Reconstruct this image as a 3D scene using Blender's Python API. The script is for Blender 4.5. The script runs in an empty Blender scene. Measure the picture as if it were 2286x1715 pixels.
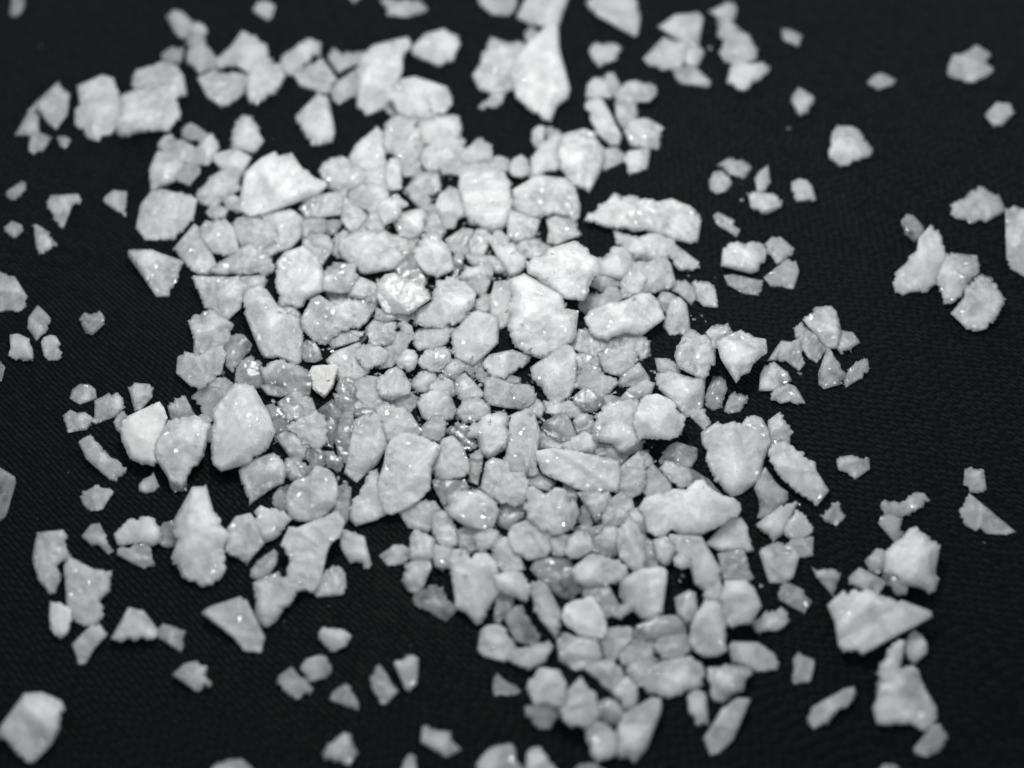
import bpy, math, random
import numpy as np
from mathutils import Vector, noise
from mathutils.geometry import delaunay_2d_cdt

# ---------------------------------------------------------------- scene units: 1 unit = 1 centimetre
S = bpy.context.scene
S.unit_settings.scale_length = 0.01
C = S.collection

# ---------------------------------------------------------------- camera
EL = math.radians(50.0)          # looking down on the cloth at 50 degrees
WID = 3.2                        # width of cloth in view at the middle, cm
FPX, PW, PH = 2760.0, 2286.0, 1715.0
DIST = WID * FPX / PW
cam = bpy.data.cameras.new("camera")
cam.sensor_width = 36.0
cam.lens = 36.0 * FPX / PW
cam.clip_start = 0.05
cam.clip_end = 200.0
camo = bpy.data.objects.new("camera", cam)
C.objects.link(camo)
camo.location = (0.0, -DIST * math.cos(EL), DIST * math.sin(EL))
camo.rotation_euler = (math.pi / 2 - EL, 0.0, 0.0)
cam.dof.use_dof = True
cam.dof.focus_distance = DIST - 0.06
cam.dof.aperture_fstop = 0.48
S.camera = camo

# ---------------------------------------------------------------- light: one big soft window-like lamp behind and above, dim room
w = bpy.data.worlds.new("World")
S.world = w
w.use_nodes = True
bgn = w.node_tree.nodes["Background"]
bgn.inputs[0].default_value = (0.90, 0.96, 1.0, 1)
bgn.inputs[1].default_value = 0.45


def area(name, loc, target, size, power, col):
    l = bpy.data.lights.new(name, 'AREA')
    l.shape = 'DISK'
    l.size = size
    l.energy = power
    l.color = col
    o = bpy.data.objects.new(name, l)
    o.location = loc
    o.rotation_euler = (Vector(target) - Vector(loc)).to_track_quat('-Z', 'Y').to_euler()
    C.objects.link(o)
    return o


area("window_lamp", (-0.15, 1.35, 2.8), (0.05, -0.1, 0), 0.8, 77.0, (1.0, 0.99, 0.965))

S.view_settings.view_transform = 'Standard'
S.view_settings.look = 'None'
S.view_settings.gamma = 1.0
S.view_settings.exposure = 0.10
S.view_settings.use_curve_mapping = False
S.render.engine = 'CYCLES'
S.cycles.max_bounces = 9
S.cycles.transmission_bounces = 7
S.cycles.caustics_reflective = False
S.cycles.caustics_refractive = True
S.cycles.sample_clamp_indirect = 6.0
S.cycles.use_denoising = True

# ---------------------------------------------------------------- materials
class NT:
    def __init__(s, name):
        s.m = bpy.data.materials.new(name)
        s.m.use_nodes = True
        s.t = s.m.node_tree
        s.t.nodes.clear()

    def n(s, typ, **kw):
        nd = s.t.nodes.new(typ)
        ins = kw.pop('ins', {})
        for k, v in kw.items():
            setattr(nd, k, v)
        for k, v in ins.items():
            if hasattr(v, 'is_output'):
                s.t.links.new(v, nd.inputs[k])
            else:
                nd.inputs[k].default_value = v
        return nd

    def math(s, op, a, b=0.0, c=0.0):
        nd = s.n('ShaderNodeMath', operation=op, ins={0: a, 1: b, 2: c})
        return nd.outputs[0]


def crystal(name, col, col2, rough, rough2, sss, trans, scale, bump, coat=0.0, stain=False):
    k = NT(name)
    tc = k.n('ShaderNodeTexCoord')
    oi = k.n('ShaderNodeObjectInfo')
    off = k.n('ShaderNodeVectorMath', operation='SCALE', ins={0: (7.3, 3.1, 5.7), 'Scale': oi.outputs['Random']})
    vec = k.n('ShaderNodeVectorMath', operation='ADD', ins={0: tc.outputs['Object'], 1: off.outputs[0]}).outputs[0]
    cloud = k.n('ShaderNodeTexNoise', ins={'Vector': vec, 'Scale': 13.0, 'Detail': 6.0, 'Roughness': 0.6}).outputs[0]
    fine = k.n('ShaderNodeTexNoise', ins={'Vector': vec, 'Scale': 60.0, 'Detail': 5.0, 'Roughness': 0.7}).outputs[0]
    cells = k.n('ShaderNodeTexVoronoi', ins={'Vector': vec, 'Scale': 38.0})
    mixf = k.n('ShaderNodeMapRange', ins={0: k.math('ADD', k.math('MULTIPLY', cloud, 0.55), k.math('MULTIPLY', fine, 0.45)), 1: 0.40, 2: 0.60}).outputs[0]
    base = k.n('ShaderNodeMix', data_type='RGBA', ins={0: mixf, 6: col + (1,), 7: col2 + (1,)}).outputs[2]
    # grain to grain variation
    hv = k.n('ShaderNodeHueSaturation', ins={'Value': k.n('ShaderNodeMapRange', ins={0: oi.outputs['Random'], 1: 0, 2: 1, 3: 0.86, 4: 1.06}).outputs[0], 'Color': base}).outputs[0]
    if stain:
        p = k.n('ShaderNodeSeparateXYZ', ins={0: tc.outputs['Generated']})
        e = k.math('SUBTRACT', p.outputs[0], k.math('MULTIPLY', p.outputs[2], 0.55))
        e = k.math('ADD', e, k.math('MULTIPLY', cloud, 0.5))
        f = k.n('ShaderNodeMapRange', ins={0: e, 1: 0.70, 2: 0.95}).outputs[0]
        hv = k.n('ShaderNodeMix', data_type='RGBA', ins={0: f, 6: hv, 7: (0.13, 0.07, 0.03, 1)}).outputs[2]
    rg = k.n('ShaderNodeMapRange', ins={0: fine, 1: 0.35, 2: 0.65, 3: rough, 4: rough2}).outputs[0]
    h = k.math('ADD', k.math('MULTIPLY', fine, 0.6), k.math('MULTIPLY', cells.outputs[0], 0.8))
    bmp = k.n('ShaderNodeBump', ins={'Strength': bump, 'Distance': 0.012, 'Height': h}).outputs[0]
    pb = k.n('ShaderNodeBsdfPrincipled', ins={'Base Color': hv, 'Roughness': rg, 'IOR': 1.6, 'Normal': bmp})
    pb.inputs['Subsurface Weight'].default_value = sss
    pb.inputs['Subsurface Radius'].default_value = (1.0, 1.0, 0.97)
    pb.inputs['Subsurface Scale'].default_value = scale
    if coat > 0:              # crystal facets: every small cell of the surface has its own tilt
        fc = k.n('ShaderNodeTexVoronoi', ins={'Vector': vec, 'Scale': 105.0})
        tl = k.n('ShaderNodeVectorMath', operation='SUBTRACT', ins={0: fc.outputs['Color'], 1: (0.5, 0.5, 0.5)}).outputs[0]
        tl = k.n('ShaderNodeVectorMath', operation='SCALE', ins={0: tl, 'Scale': 1.1}).outputs[0]
        ge = k.n('ShaderNodeNewGeometry')
        nn = k.n('ShaderNodeVectorMath', operation='ADD', ins={0: tl, 1: ge.outputs['Normal']}).outputs[0]
        nn = k.n('ShaderNodeVectorMath', operation='NORMALIZE', ins={0: nn}).outputs[0]
        k.t.links.new(nn, pb.inputs['Coat Normal'])
        cw = k.n('ShaderNodeMapRange', ins={0: cloud, 1: 0.46, 2: 0.60, 3: coat * 0.15, 4: coat}).outputs[0]
        k.t.links.new(cw, pb.inputs['Coat Weight'])
        pb.inputs['Coat Roughness'].default_value = 0.06
        pb.inputs['Coat IOR'].default_value = 1.76
    sh = pb.outputs[0]
    if trans > 0:
        gl = k.n('ShaderNodeBsdfGlass', ins={'Color': (0.93, 0.95, 0.96, 1), 'Roughness': rg, 'IOR': 1.45, 'Normal': bmp}).outputs[0]
        tf = k.n('ShaderNodeMapRange', ins={0: cloud, 1: 0.3, 2: 0.7, 3: max(0, trans - 0.32), 4: min(1, trans + 0.32)}).outputs[0]
        sh = k.n('ShaderNodeMixShader', ins={0: tf, 1: sh, 2: gl}).outputs[0]
    o = k.n('ShaderNodeOutputMaterial', ins={0: sh})
    return k.m


MAT = {
    'm': crystal('milky_crystal', (0.99, 0.991, 0.99), (0.935, 0.945, 0.948), 0.22, 0.46, 1.0, 0.19, 0.08, 0.60, coat=0.42),
    's': crystal('glinting_crystal', (0.99, 0.991, 0.99), (0.91, 0.922, 0.926), 0.06, 0.28, 1.0, 0.28, 0.08, 0.75, coat=1.0),
    'g': crystal('grey_translucent_crystal', (0.985, 0.987, 0.988), (0.92, 0.93, 0.934), 0.10, 0.32, 1.0, 0.37, 0.07, 0.50, coat=0.6),
    'c': crystal('glassy_crystal', (0.99, 0.991, 0.992), (0.95, 0.955, 0.96), 0.01, 0.07, 1.0, 0.62, 0.07, 0.22, coat=1.0),
    'b': crystal('bright_glassy_crystal', (0.99, 0.991, 0.992), (0.95, 0.955, 0.96), 0.06, 0.16, 1.0, 0.28, 0.13, 0.35, coat=1.0),
    'o': crystal('opaque_white_crystal', (0.74, 0.74, 0.73), (0.68, 0.68, 0.67), 0.34, 0.6, 0.9, 0.0, 0.06, 0.35, coat=0.1),
    't': crystal('stained_cream_stone', (0.75, 0.742, 0.728), (0.70, 0.69, 0.67), 0.4, 0.6, 0.6, 0.0, 0.03, 0.35, stain=True),
}


def cloth_mat():
    k = NT('black_twill')
    tc = k.n('ShaderNodeTexCoord')
    warp = k.n('ShaderNodeTexNoise', ins={'Vector': tc.outputs['Object'], 'Scale': 0.9, 'Detail': 2.0})
    wv = k.n('ShaderNodeVectorMath', operation='SCALE', ins={0: warp.outputs['Color'], 'Scale': 0.10}).outputs[0]
    jit = k.n('ShaderNodeTexNoise', ins={'Vector': tc.outputs['Object'], 'Scale': 40.0, 'Detail': 2.0})
    jv = k.n('ShaderNodeVectorMath', operation='SCALE', ins={0: jit.outputs['Color'], 'Scale': 0.008}).outputs[0]
    v0 = k.n('ShaderNodeVectorMath', operation='ADD', ins={0: tc.outputs['Object'], 1: wv}).outputs[0]
    v0 = k.n('ShaderNodeVectorMath', operation='ADD', ins={0: v0, 1: jv}).outputs[0]
    rot = k.n('ShaderNodeVectorRotate', rotation_type='Z_AXIS', ins={'Vector': v0, 'Angle': math.radians(44)}).outputs[0]
    sp = k.n('ShaderNodeSeparateXYZ', ins={0: rot})
    PITCH, DASH = 0.0150, 0.034
    row = k.math('DIVIDE', sp.outputs[1], PITCH)
    ri = k.math('FLOOR', row)
    rf = k.math('FRACT', row)
    du = k.math('ADD', k.math('DIVIDE', sp.outputs[0], DASH), k.math('ADD', k.math('MULTIPLY', ri, 0.38), k.math('MULTIPLY', k.n('ShaderNodeTexWhiteNoise', noise_dimensions='1D', ins={'W': ri}).outputs[0], 0.5)))
    di = k.math('FLOOR', du)
    df = k.math('FRACT', du)
    pr = k.math('SINE', k.math('MULTIPLY', rf, math.pi))
    pd = k.math('POWER', k.math('SINE', k.math('MULTIPLY', df, math.pi)), 0.9)
    wn = k.n('ShaderNodeTexWhiteNoise', noise_dimensions='2D', ins={0: k.n('ShaderNodeCombineXYZ', ins={0: ri, 1: di}).outputs[0]}).outputs[0]
    amp = k.math('ADD', k.math('MULTIPLY', wn, 0.85), 0.28)
    h = k.math('MULTIPLY', k.math('MULTIPLY', pr, pd), amp)
    fz = k.n('ShaderNodeTexNoise', ins={'Vector': tc.outputs['Object'], 'Scale': 160.0, 'Detail': 3.0}).outputs[0]
    hh = k.math('ADD', h, k.math('MULTIPLY', fz, 0.35))
    bmp = k.n('ShaderNodeBump', ins={'Strength': 0.9, 'Distance': 0.006, 'Height': hh}).outputs[0]
    colr = k.n('ShaderNodeMix', data_type='RGBA', ins={0: k.math('MULTIPLY', h, 0.9), 6: (0.0002, 0.0003, 0.0004, 1), 7: (0.0056, 0.0084, 0.0095, 1)}).outputs[2]
    pb = k.n('ShaderNodeBsdfPrincipled', ins={'Base Color': colr, 'Roughness': 0.5, 'Normal': bmp})
    pb.inputs['Specular IOR Level'].default_value = 0.065
    pb.inputs['Sheen Weight'].default_value = 0.02
    k.n('ShaderNodeOutputMaterial', ins={0: pb.outputs[0]})
    return k.m


# ---------------------------------------------------------------- the cloth
def build_cloth():
    n, half = 90, 9.0
    xs = np.linspace(-half, half, n)
    vs, fs = [], []
    for j in range(n):
        for i in range(n):
            x, y = xs[i], xs[j]
            far = max(0.0, math.hypot(x, y) - 3.0)
            vs.append((x, y, 0.03 * far * noise.noise((x * 0.5, y * 0.5, 3.3))))
    for j in range(n - 1):
        for i in range(n - 1):
            a = j * n + i
            fs.append((a, a + 1, a + n + 1, a + n))
    me = bpy.data.meshes.new('cloth')
    me.from_pydata(vs, [], fs)
    me.polygons.foreach_set('use_smooth', [True] * len(fs))
    me.materials.append(cloth_mat())
    o = bpy.data.objects.new('cloth', me)
    o['kind'] = 'structure'
    o['label'] = 'black twill cloth lying flat under all the grains'
    o['category'] = 'cloth'
    C.objects.link(o)


build_cloth()

DATA = """
@0 0
m0 10,-4 20,-4 20,5 17,11 12,14 8,12 8,6
m0 138,14 143,9 149,10 155,15 158,19 157,25 155,29 150,31 146,28 144,22
m0 158,22 162,19 168,22 170,26 167,30 162,31 158,28
g0 156,30 163,28 168,33 168,38 163,42 157,40 154,36
m0 155,42 163,39 171,40 177,46 180,52 174,57 165,59 158,54 155,49
m0 133,45 140,40 151,39 150,48 146,53 138,51 134,48
g0 29,85 35,78 42,72 48,68 53,73 57,77 56,87 55,94 51,98 46,106 42,103 37,97 32,92|grey speckled flake leaning at the far left with two small chips below|the grey speckled flake
m0 14,110 18,103 23,94 29,88 31,95 30,103 31,108 24,111
m0 24,112 29,108 36,110 42,113 39,119 35,124 28,128 24,124
s0 47,113 53,112 58,115 56,120 53,122 49,119
m0 64,71 72,68 79,65 84,62 91,64 95,69 97,75 98,83 100,92 98,100 93,108 90,111 83,112 80,116 74,114 67,108 62,103 62,92 66,84 65,77|big pillow-shaped milky grain, left one of the upper left pair|the pillow-shaped grain
m0 109,65 113,58 119,55 128,55 136,52 145,55 150,62 152,69 153,78 149,79 140,82 120,82 110,76
s1 98,80 106,76 114,74 121,69 130,68 140,68 147,70 146,80 145,90 145,99 139,108 132,107 120,109 108,112 101,113 96,110 94,103 98,95|big square-shouldered glinting grain touching the pillow-shaped grain|the square-shouldered grain
m0 150,106 157,101 163,104 169,109 170,112 164,116 157,116 150,112
m0 170,112 174,111 178,116 179,122 176,129 171,135 167,135 162,130 160,124 165,118
s0 131,118 136,113 143,114 150,116 156,120 163,125 167,131 165,135 158,136 149,134 141,131 134,126 131,122
m0 124,140 128,133 130,126 136,126 144,131 150,135 151,142 147,147 141,150 133,153 125,156 123,149
m0 145,146 150,141 151,136 157,135 164,139 164,142 159,149 156,152 150,150
m0 194,100 200,95 206,96 208,101 211,108 217,116 214,121 209,126 203,125 195,122 190,121 192,112 194,106|bell-shaped milky stub standing alone above the ragged arrowhead slab|the bell-shaped stub
m0 177,128 185,126 194,124 204,128 205,130 201,139 198,144 190,146 184,140 178,133
m1 162,160 167,152 173,146 181,141 188,139 197,141 198,148 197,156 190,160 184,163 181,167 177,171 171,170 165,167
m0 178,50 184,45 191,39 196,31 200,27 205,30 210,31 212,35 217,37 219,42 222,47 223,52 221,58 214,60 206,60 199,56 193,52 186,54 181,56|saw-edged milky grain at the top of the upper left cluster|the saw-edged grain
m1 205,60 212,56 221,54 231,53 234,58 234,63 230,71 226,77 220,78 215,83 211,86 206,84 203,76 204,68
s1 163,64 170,61 177,58 186,58 195,59 202,61 203,68 200,74 194,82 188,85 183,88 177,86 171,80 167,72 164,67
m0 5,158 12,153 18,149 21,151 21,157 17,162 10,165 6,162
m0 32,37 34,36 34,38 33,39
@560 0
m0 2,7 6,2 14,1 20,5 20,9 17,15 14,17 8,12 3,10
m0 82,-4 91,-4 89,0 86,3 83,1
m0 106,0 112,-2 120,1 131,0 139,0 145,5 146,8 140,10 134,12 129,14 122,12 114,13 112,8 108,4
m0 187,-4 218,-4 219,4 216,10 211,13 204,13 198,12 192,8 188,3
m0 132,40 137,33 143,28 152,26 158,24 166,27 172,31 172,37 168,44 166,51 160,54 153,54 147,51 139,49 133,45|smooth six-sided milky grain lying alone near the top centre|the six-sided grain
m0 26,47 33,42 38,39 41,34 45,32 50,35 57,37 56,45 52,50 46,53 39,57 34,62 28,60 25,54
s0 36,61 42,57 50,53 58,49 63,54 67,60 70,66 68,72 64,76 57,76 49,73 41,69
s0 64,48 66,42 70,41 74,46 80,43 87,42 94,43 93,50 85,55 78,58 72,60 69,55 65,51
m0 67,75 72,68 80,62 88,57 91,62 89,72 86,80 80,83 73,85 68,82
m1 92,47 97,43 101,38 109,37 117,34 123,31 130,31 131,36 128,43 124,50 123,55 124,58 121,66 118,74 115,82 109,89 103,90 96,94 92,89 88,88 87,80 90,65 88,58|large slanted milky slab pointing to the top, near the six-sided grain|the large slanted slab
g0 110,86 119,85 128,90 124,96 118,96 113,92
m1 121,72 124,66 129,64 136,64 143,67 152,69 160,72 164,80 165,85 159,93 151,95 145,97 135,97 126,95 118,88 114,82 118,77
m0 38,95 43,88 49,82 55,78 63,80 64,87 66,95 67,102 69,109 67,116 62,116 55,118 51,119 46,112 42,105 38,100|banded barrel-shaped grain standing alone below the upper clusters|the banded barrel-shaped grain
m0 111,104 117,98 124,94 131,92 138,95 134,100 131,108 128,115 121,119 113,125 109,120 109,114
m0 139,96 145,97 157,95 164,97 171,98 172,106 172,113 166,118 158,118 148,119 141,118 140,108
m0 140,128 145,122 152,117 160,115 169,113 175,117 174,125 172,133 167,137 157,137 148,140 143,138 138,132
g0 122,134 131,137 138,132 139,139 135,144 127,144 123,140
s0 119,119 128,116 132,108 137,107 138,114 137,121 139,126 137,130 133,135 126,136 121,130 117,124
m0 82,130 87,121 92,116 98,113 102,110 104,107 107,111 108,120 110,130 110,139 102,142 92,140 84,136|tall triangular milky grain pointing up at the pile's upper edge|the tall triangular grain
m0 92,143 100,142 109,138 113,146 120,153 122,155 115,156 112,160 104,155 95,152
s1 57,140 60,134 66,130 74,129 82,132 89,137 93,143 92,150 86,154 79,157 71,157 65,153 59,148
g0 112,138 116,132 120,132 121,140 123,150 122,154 115,155 112,146
s0 80,160 86,155 94,150 103,152 110,155 113,162 110,169 104,178 100,176 93,174 85,168
m0 127,158 132,150 138,143 146,142 154,143 156,150 155,157 149,160 141,159 137,162 133,163
s0 127,155 135,157 143,160 148,165 147,171 141,172 137,168 131,162
m0 156,136 168,133 180,131 190,131 205,130 211,132 211,140 200,141 188,140 177,144 168,144 158,142
m0 174,124 182,120 186,115 191,114 197,119 198,127 196,131 188,132 179,134 173,132
m1 172,150 173,143 182,140 195,140 209,141 211,150 215,158 216,167 213,175 211,183 206,188 198,190 188,188 181,184 177,178 176,170 172,160|large blocky bright white grain with flat top in the pile's upper part|the blocky bright grain
m1 152,170 156,160 163,154 169,156 174,165 176,172 175,178 170,180 168,186 161,190 157,182 154,176
s1 183,62 186,54 191,47 195,37 199,31 206,33 212,36 219,34 224,36 226,45 223,55 220,64 218,72 213,76 206,78 196,77 188,74 184,68|bright milky block leaning against the horn-shaped grain|the leaning bright block
g0 188,88 192,82 198,77 209,77 207,83 203,88 196,88 191,90
m1 -6,147 -4,142 1,137 9,131 16,128 20,126 22,130 33,127 36,132 42,140 50,144 53,148 60,149 62,153 55,160 44,164 33,168 25,171 15,174 8,176 -2,177 -10,173 -10,165 -8,155|very large ragged milky slab ending in a point, pile's upper left|the ragged arrowhead slab
@1120 0
m0 6,137 10,131 16,128 21,132 23,138 22,144 17,146 10,145 7,142
m0 13,13 17,6 22,-4 55,-4 53,5 50,13 47,20 42,22 33,21 22,18 15,16
m0 19,26 23,22 28,23 31,27 30,33 24,36 20,34
m2 7,60 9,52 14,44 20,37 26,33 32,28 37,21 43,19 46,21 47,30 47,40 50,49 53,60 54,68 56,74 54,81 49,85 45,88 43,96 40,101 33,97 25,92 18,86 12,80 9,73 8,66|big horn-shaped milky grain with its sharp tip pointing up|the horn-shaped grain
m0 70,3 74,-4 110,-4 112,6 114,15 114,22 112,29 109,30 101,27 90,21 80,14 74,8|big smooth wedge cut off by the top edge, tip pointing down|the big top-edge wedge
m0 72,42 76,36 84,35 92,35 99,39 95,44 95,49 91,51 87,54 82,55 79,51 75,49
m0 130,22 136,17 143,13 152,11 161,11 165,15 164,23 163,31 161,37 154,38 145,34 137,29 132,25
g0 150,38 157,37 163,40 166,45 163,50 158,54 152,52 149,46
m0 118,48 124,43 128,38 133,33 140,33 146,35 151,37 150,45 148,52 143,57 135,57 126,54 120,51|kite-shaped milky grain, left one of a small upper right cluster|the kite-shaped grain
g0 142,58 147,55 153,56 158,55 162,59 168,63 171,67 169,71 163,71 155,69 148,68 143,63
m0 171,10 176,6 184,3 191,3 193,8 191,15 186,18 180,17 175,14
m0 179,18 187,17 192,20 196,25 189,28 183,32 179,30
m0 182,32 189,27 196,26 204,30 209,37 210,42 206,50 200,52 190,52 184,50 180,44 181,37
m0 187,60 189,55 193,52 198,50 205,53 213,52 220,55 219,60 212,64 206,68 203,73 198,75 191,72 186,67|beaked milky grain at the bottom of a chain of four|the beaked grain
m0 69,76 71,70 76,65 82,64 84,68 87,65 87,61 92,61 95,66 97,70 94,76 90,80 82,80 75,81 70,79
m0 94,84 103,84 111,85 111,93 109,100 104,105 99,104 95,97
s0 93,77 97,72 104,68 112,67 119,69 126,73 126,78 121,83 113,85 103,85 96,84
m0 70,85 76,82 83,83 86,89 91,97 96,105 98,112 96,119 90,119 83,115 77,108 74,100 71,92|smooth slanted lozenge-shaped grain right of the horn-shaped grain|the slanted lozenge
s0 101,108 105,102 112,98 120,98 127,103 133,106 131,114 129,120 122,122 115,120 107,120 103,115
m0 100,130 106,125 114,123 122,122 122,130 119,138 113,142 106,144 102,138
m0 26,108 30,104 35,105 35,111 33,117 28,121 25,115
m0 36,108 42,106 47,109 50,113 44,117 37,113
m0 23,146 25,135 28,128 33,118 39,114 46,112 52,113 50,122 49,131 50,139 44,141 36,140 29,143 24,148
m0 81,124 88,122 95,122 101,128 99,133 91,138 84,140 80,136
s1 48,130 46,122 52,111 59,110 68,107 76,110 81,117 84,124 82,133 80,142 77,150 74,156 72,158 67,154 58,152 52,145 48,138|large glittering pitted grain with a pointed foot below the horn-shaped grain|the glittering pitted grain
s0 178,136 182,132 188,130 196,131 204,134 205,139 201,144 194,145 187,143 181,139
m0 171,148 175,142 181,141 186,145 189,151 185,157 177,159 172,156
@1686 0
m0 22,24 27,24 33,27 38,29 37,34 35,38 29,36 24,33 22,29
s0 29,84 31,78 35,72 40,75 46,78 48,84 46,90 42,94 36,95 32,90
s0 93,67 98,62 104,60 111,63 116,66 113,70 107,73 101,74 96,71
m0 158,54 161,48 165,45 170,45 177,40 182,37 188,39 193,44 192,48 190,52 193,55 196,57 194,61 188,65 180,68 171,67 164,63 158,60|lone cloud-shaped grain near the top right corner|the cloud-shaped corner grain
m0 189,95 193,89 198,85 204,84 210,85 211,90 213,93 209,98 204,103 197,105 193,100
m0 65,107 70,104 80,104 86,108 89,113 94,119 97,124 94,129 88,131 82,132 77,136 69,137 62,132 60,124 62,115|lone pear-shaped milky grain on bare cloth, upper right|the lone pear-shaped grain
m0 30,150 36,147 43,149 47,154 48,160 50,164 46,166 36,166 33,165 30,158
m0 0,147 4,141 10,137 12,143 12,150 8,157 2,158 0,153
s0 -5,161 -1,158 8,158 15,160 20,165 21,170 16,174 10,176 3,173 -3,171
m0 26,105 28,104 29,106 27,107
@0 420
s0 38,12 42,6 49,4 56,5 64,5 67,10 65,14 59,15 57,20 55,27 52,33 49,31 47,25 42,19|small tooth-shaped glinting chip with a pointed root, far left|the tooth-shaped chip
m0 85,10 90,4 94,2 104,3 105,12 105,22 104,26 99,22 92,17
m0 3,33 7,29 10,27 13,29 18,31 19,35 16,39 13,41 9,38 5,36
g0 26,31 30,30 36,33 41,37 43,43 47,46 42,51 36,54 32,54 30,47 29,40
m1 112,33 114,23 116,14 120,7 125,2 133,1 141,3 148,5 158,6 162,10 161,18 159,25 154,31 149,38 143,42 139,41 131,41 125,42 120,43 115,38|big shield-shaped milky rock on the pile's left edge|the shield-shaped rock
s1 107,51 115,51 124,51 131,55 140,57 147,58 152,61 151,66 147,72 144,76 143,82 141,84 139,89 136,90 129,89 124,84 119,74 114,66 109,61 106,56|heart-shaped glinting wedge pointing down, beside the pile's left edge|the heart-shaped wedge
m0 -4,68 3,71 12,73 17,80 22,86 23,90 20,93 22,97 17,101 8,103 -4,103|large milky grain cut off by the left edge at mid height|the cut-off left-edge grain
g0 24,107 27,101 31,97 36,101 41,107 39,113 35,120 30,125 26,121 23,115
c0 65,108 69,103 76,104 82,101 86,106 86,112 82,115 79,119 76,121 70,119 66,113|lone crinkled glassy nugget on bare cloth at the left|the lone crinkled nugget
m0 8,121 14,120 19,123 24,124 24,131 25,138 27,142 22,143 14,142 7,138 9,131
m0 34,127 36,123 41,121 46,122 49,127 51,134 51,139 47,142 40,142 36,138 36,132
c0 -4,140 1,143 4,148 3,154 1,159 -4,160
g0 182,8 190,6 198,9 199,16 195,20 188,17
m1 170,20 174,15 180,14 187,18 185,24 178,26 172,23
m0 144,50 150,42 156,35 160,31 164,34 168,40 172,48 176,57 178,65 173,70 164,70 157,66 153,60 149,54
m1 165,34 170,27 178,25 185,26 191,33 193,42 196,50 190,54 183,55 175,52 168,45 165,39
m0 201,22 206,18 216,17 231,18 239,19 245,22 250,26 252,33 249,38 243,43 238,49 231,53 221,55 211,52 203,45 200,35
s1 192,30 197,25 204,24 211,25 218,28 224,31 228,38 226,44 217,49 207,48 199,48 194,40
s2 170,68 178,60 185,56 192,51 198,49 206,47 214,50 222,55 227,64 224,70 218,73 207,73 196,73 186,71 177,71|broad low grain with a crust of bright glints above the facetted grain|the glint-crusted grain
m0 192,74 205,73 215,73 219,76 216,82 210,87 202,90 199,84
s0 162,74 172,73 182,74 192,75 200,80 200,90 197,98 192,104 186,108 179,104 171,98 167,92 165,83|facetted grain with star-like glint on the pile's left side|the star-glint facetted grain
g0 156,110 161,105 168,102 175,102 183,107 190,112 190,121 187,128 181,131 172,134 161,138 160,129 160,120|flat grey see-through flake at the pile's left edge|the flat grey flake
c0 186,130 190,124 195,121 200,122 206,129 204,135 199,142 195,147 191,150 187,146 185,138
m0 170,160 177,156 185,157 191,162 190,168 182,172 175,168
m1 145,147 147,140 152,135 157,136 161,139 168,135 176,131 183,130 185,137 184,144 181,153 176,157 169,161 166,165 158,163 151,157 146,152
c0 196,150 200,143 207,140 214,145 213,152 218,158 214,163 204,164 195,160
@560 420
m1 -6,95 -5,88 0,83 7,81 13,85 16,91 21,97 30,101 38,107 40,115 42,125 41,133 41,142 38,145 31,141 22,138 13,139 8,134 6,125 3,118 0,112 -4,104|large slab slanting down to the right, left part of the pile|the large left slab
g0 20,96 30,98 37,99 40,105 38,110 30,105 22,102
m2 20,68 22,60 28,53 36,50 43,48 48,52 55,57 58,63 60,70 59,78 58,85 52,89 45,92 43,97 38,99 33,96 28,98 23,97 22,90 22,82 20,75|rounded bright white grain with ragged underside, left of pile centre|the rounded bright grain
m0 62,87 70,86 81,85 83,92 75,94 66,92
s1 58,72 63,66 69,62 78,62 85,63 86,70 84,77 82,84 76,86 66,86 58,84
g0 44,40 50,34 58,35 62,40 66,43 67,50 63,57 58,62 54,57 47,53 44,48
m0 43,30 48,22 55,25 62,28 64,35 58,36 50,35 45,39
g0 42,16 46,9 55,6 65,4 77,3 78,12 77,21 68,23 56,23 46,23|dark grey see-through flake under the ragged arrowhead slab|the dark grey flake
g0 77,8 82,12 90,18 95,23 92,30 86,35 79,32 76,24
c0 62,28 68,26 75,27 72,33 66,38 63,35
g0 68,48 70,40 76,35 84,37 79,41 74,45 74,55 78,58 72,57 68,53
s1 74,42 78,39 83,39 87,36 95,35 105,35 111,36 113,42 118,48 124,53 126,57 121,61 117,66 112,67 106,68 99,69 93,70 88,66 81,62 76,57 73,49|wide fish-shaped milky grain in the upper middle of the pile|the fish-shaped grain
m1 104,20 107,11 113,7 120,6 125,9 128,13 125,18 120,25 116,28 110,30 106,26
m0 88,35 93,28 99,22 106,21 109,27 108,33 104,35 96,35
g0 112,38 118,40 128,40 138,40 135,48 131,54 126,55 119,50 113,45
m1 118,28 124,21 132,19 140,18 143,25 142,33 138,39 130,41 122,39
g0 143,20 149,15 154,22 158,30 159,36 156,41 150,38 143,35
c0 120,65 127,58 133,53 139,60 142,68 143,78 138,83 130,82 122,75
m1 133,52 137,45 141,39 149,37 156,42 163,50 165,58 166,66 160,70 152,73 145,70 140,64 135,59
g0 84,78 90,75 96,77 102,80 104,88 103,95 96,93 86,91 81,88
b1 103,80 111,72 118,71 128,74 138,79 145,84 148,90 142,95 137,99 130,103 120,104 111,102 107,97 104,90|glassy lump with the brightest glint of the whole pile|the brightest glassy lump
s1 41,110 45,100 50,92 56,89 64,94 75,93 85,92 95,94 103,97 100,104 95,110 86,114 76,117 71,121 65,125 60,128 55,127 47,122 41,118|long glinting shard left of the brightest glassy lump|the long glinting shard
c0 41,130 46,126 52,128 56,133 58,140 52,143 45,142 41,137
g0 63,127 70,122 78,118 88,117 93,119 89,125 82,128 74,131 67,132
g0 96,115 102,109 111,110 119,111 119,119 118,126 108,129 98,128 96,122
g0 104,100 112,103 121,103 119,107 110,109 103,107
g0 121,103 134,101 133,107 127,109 122,107
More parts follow.
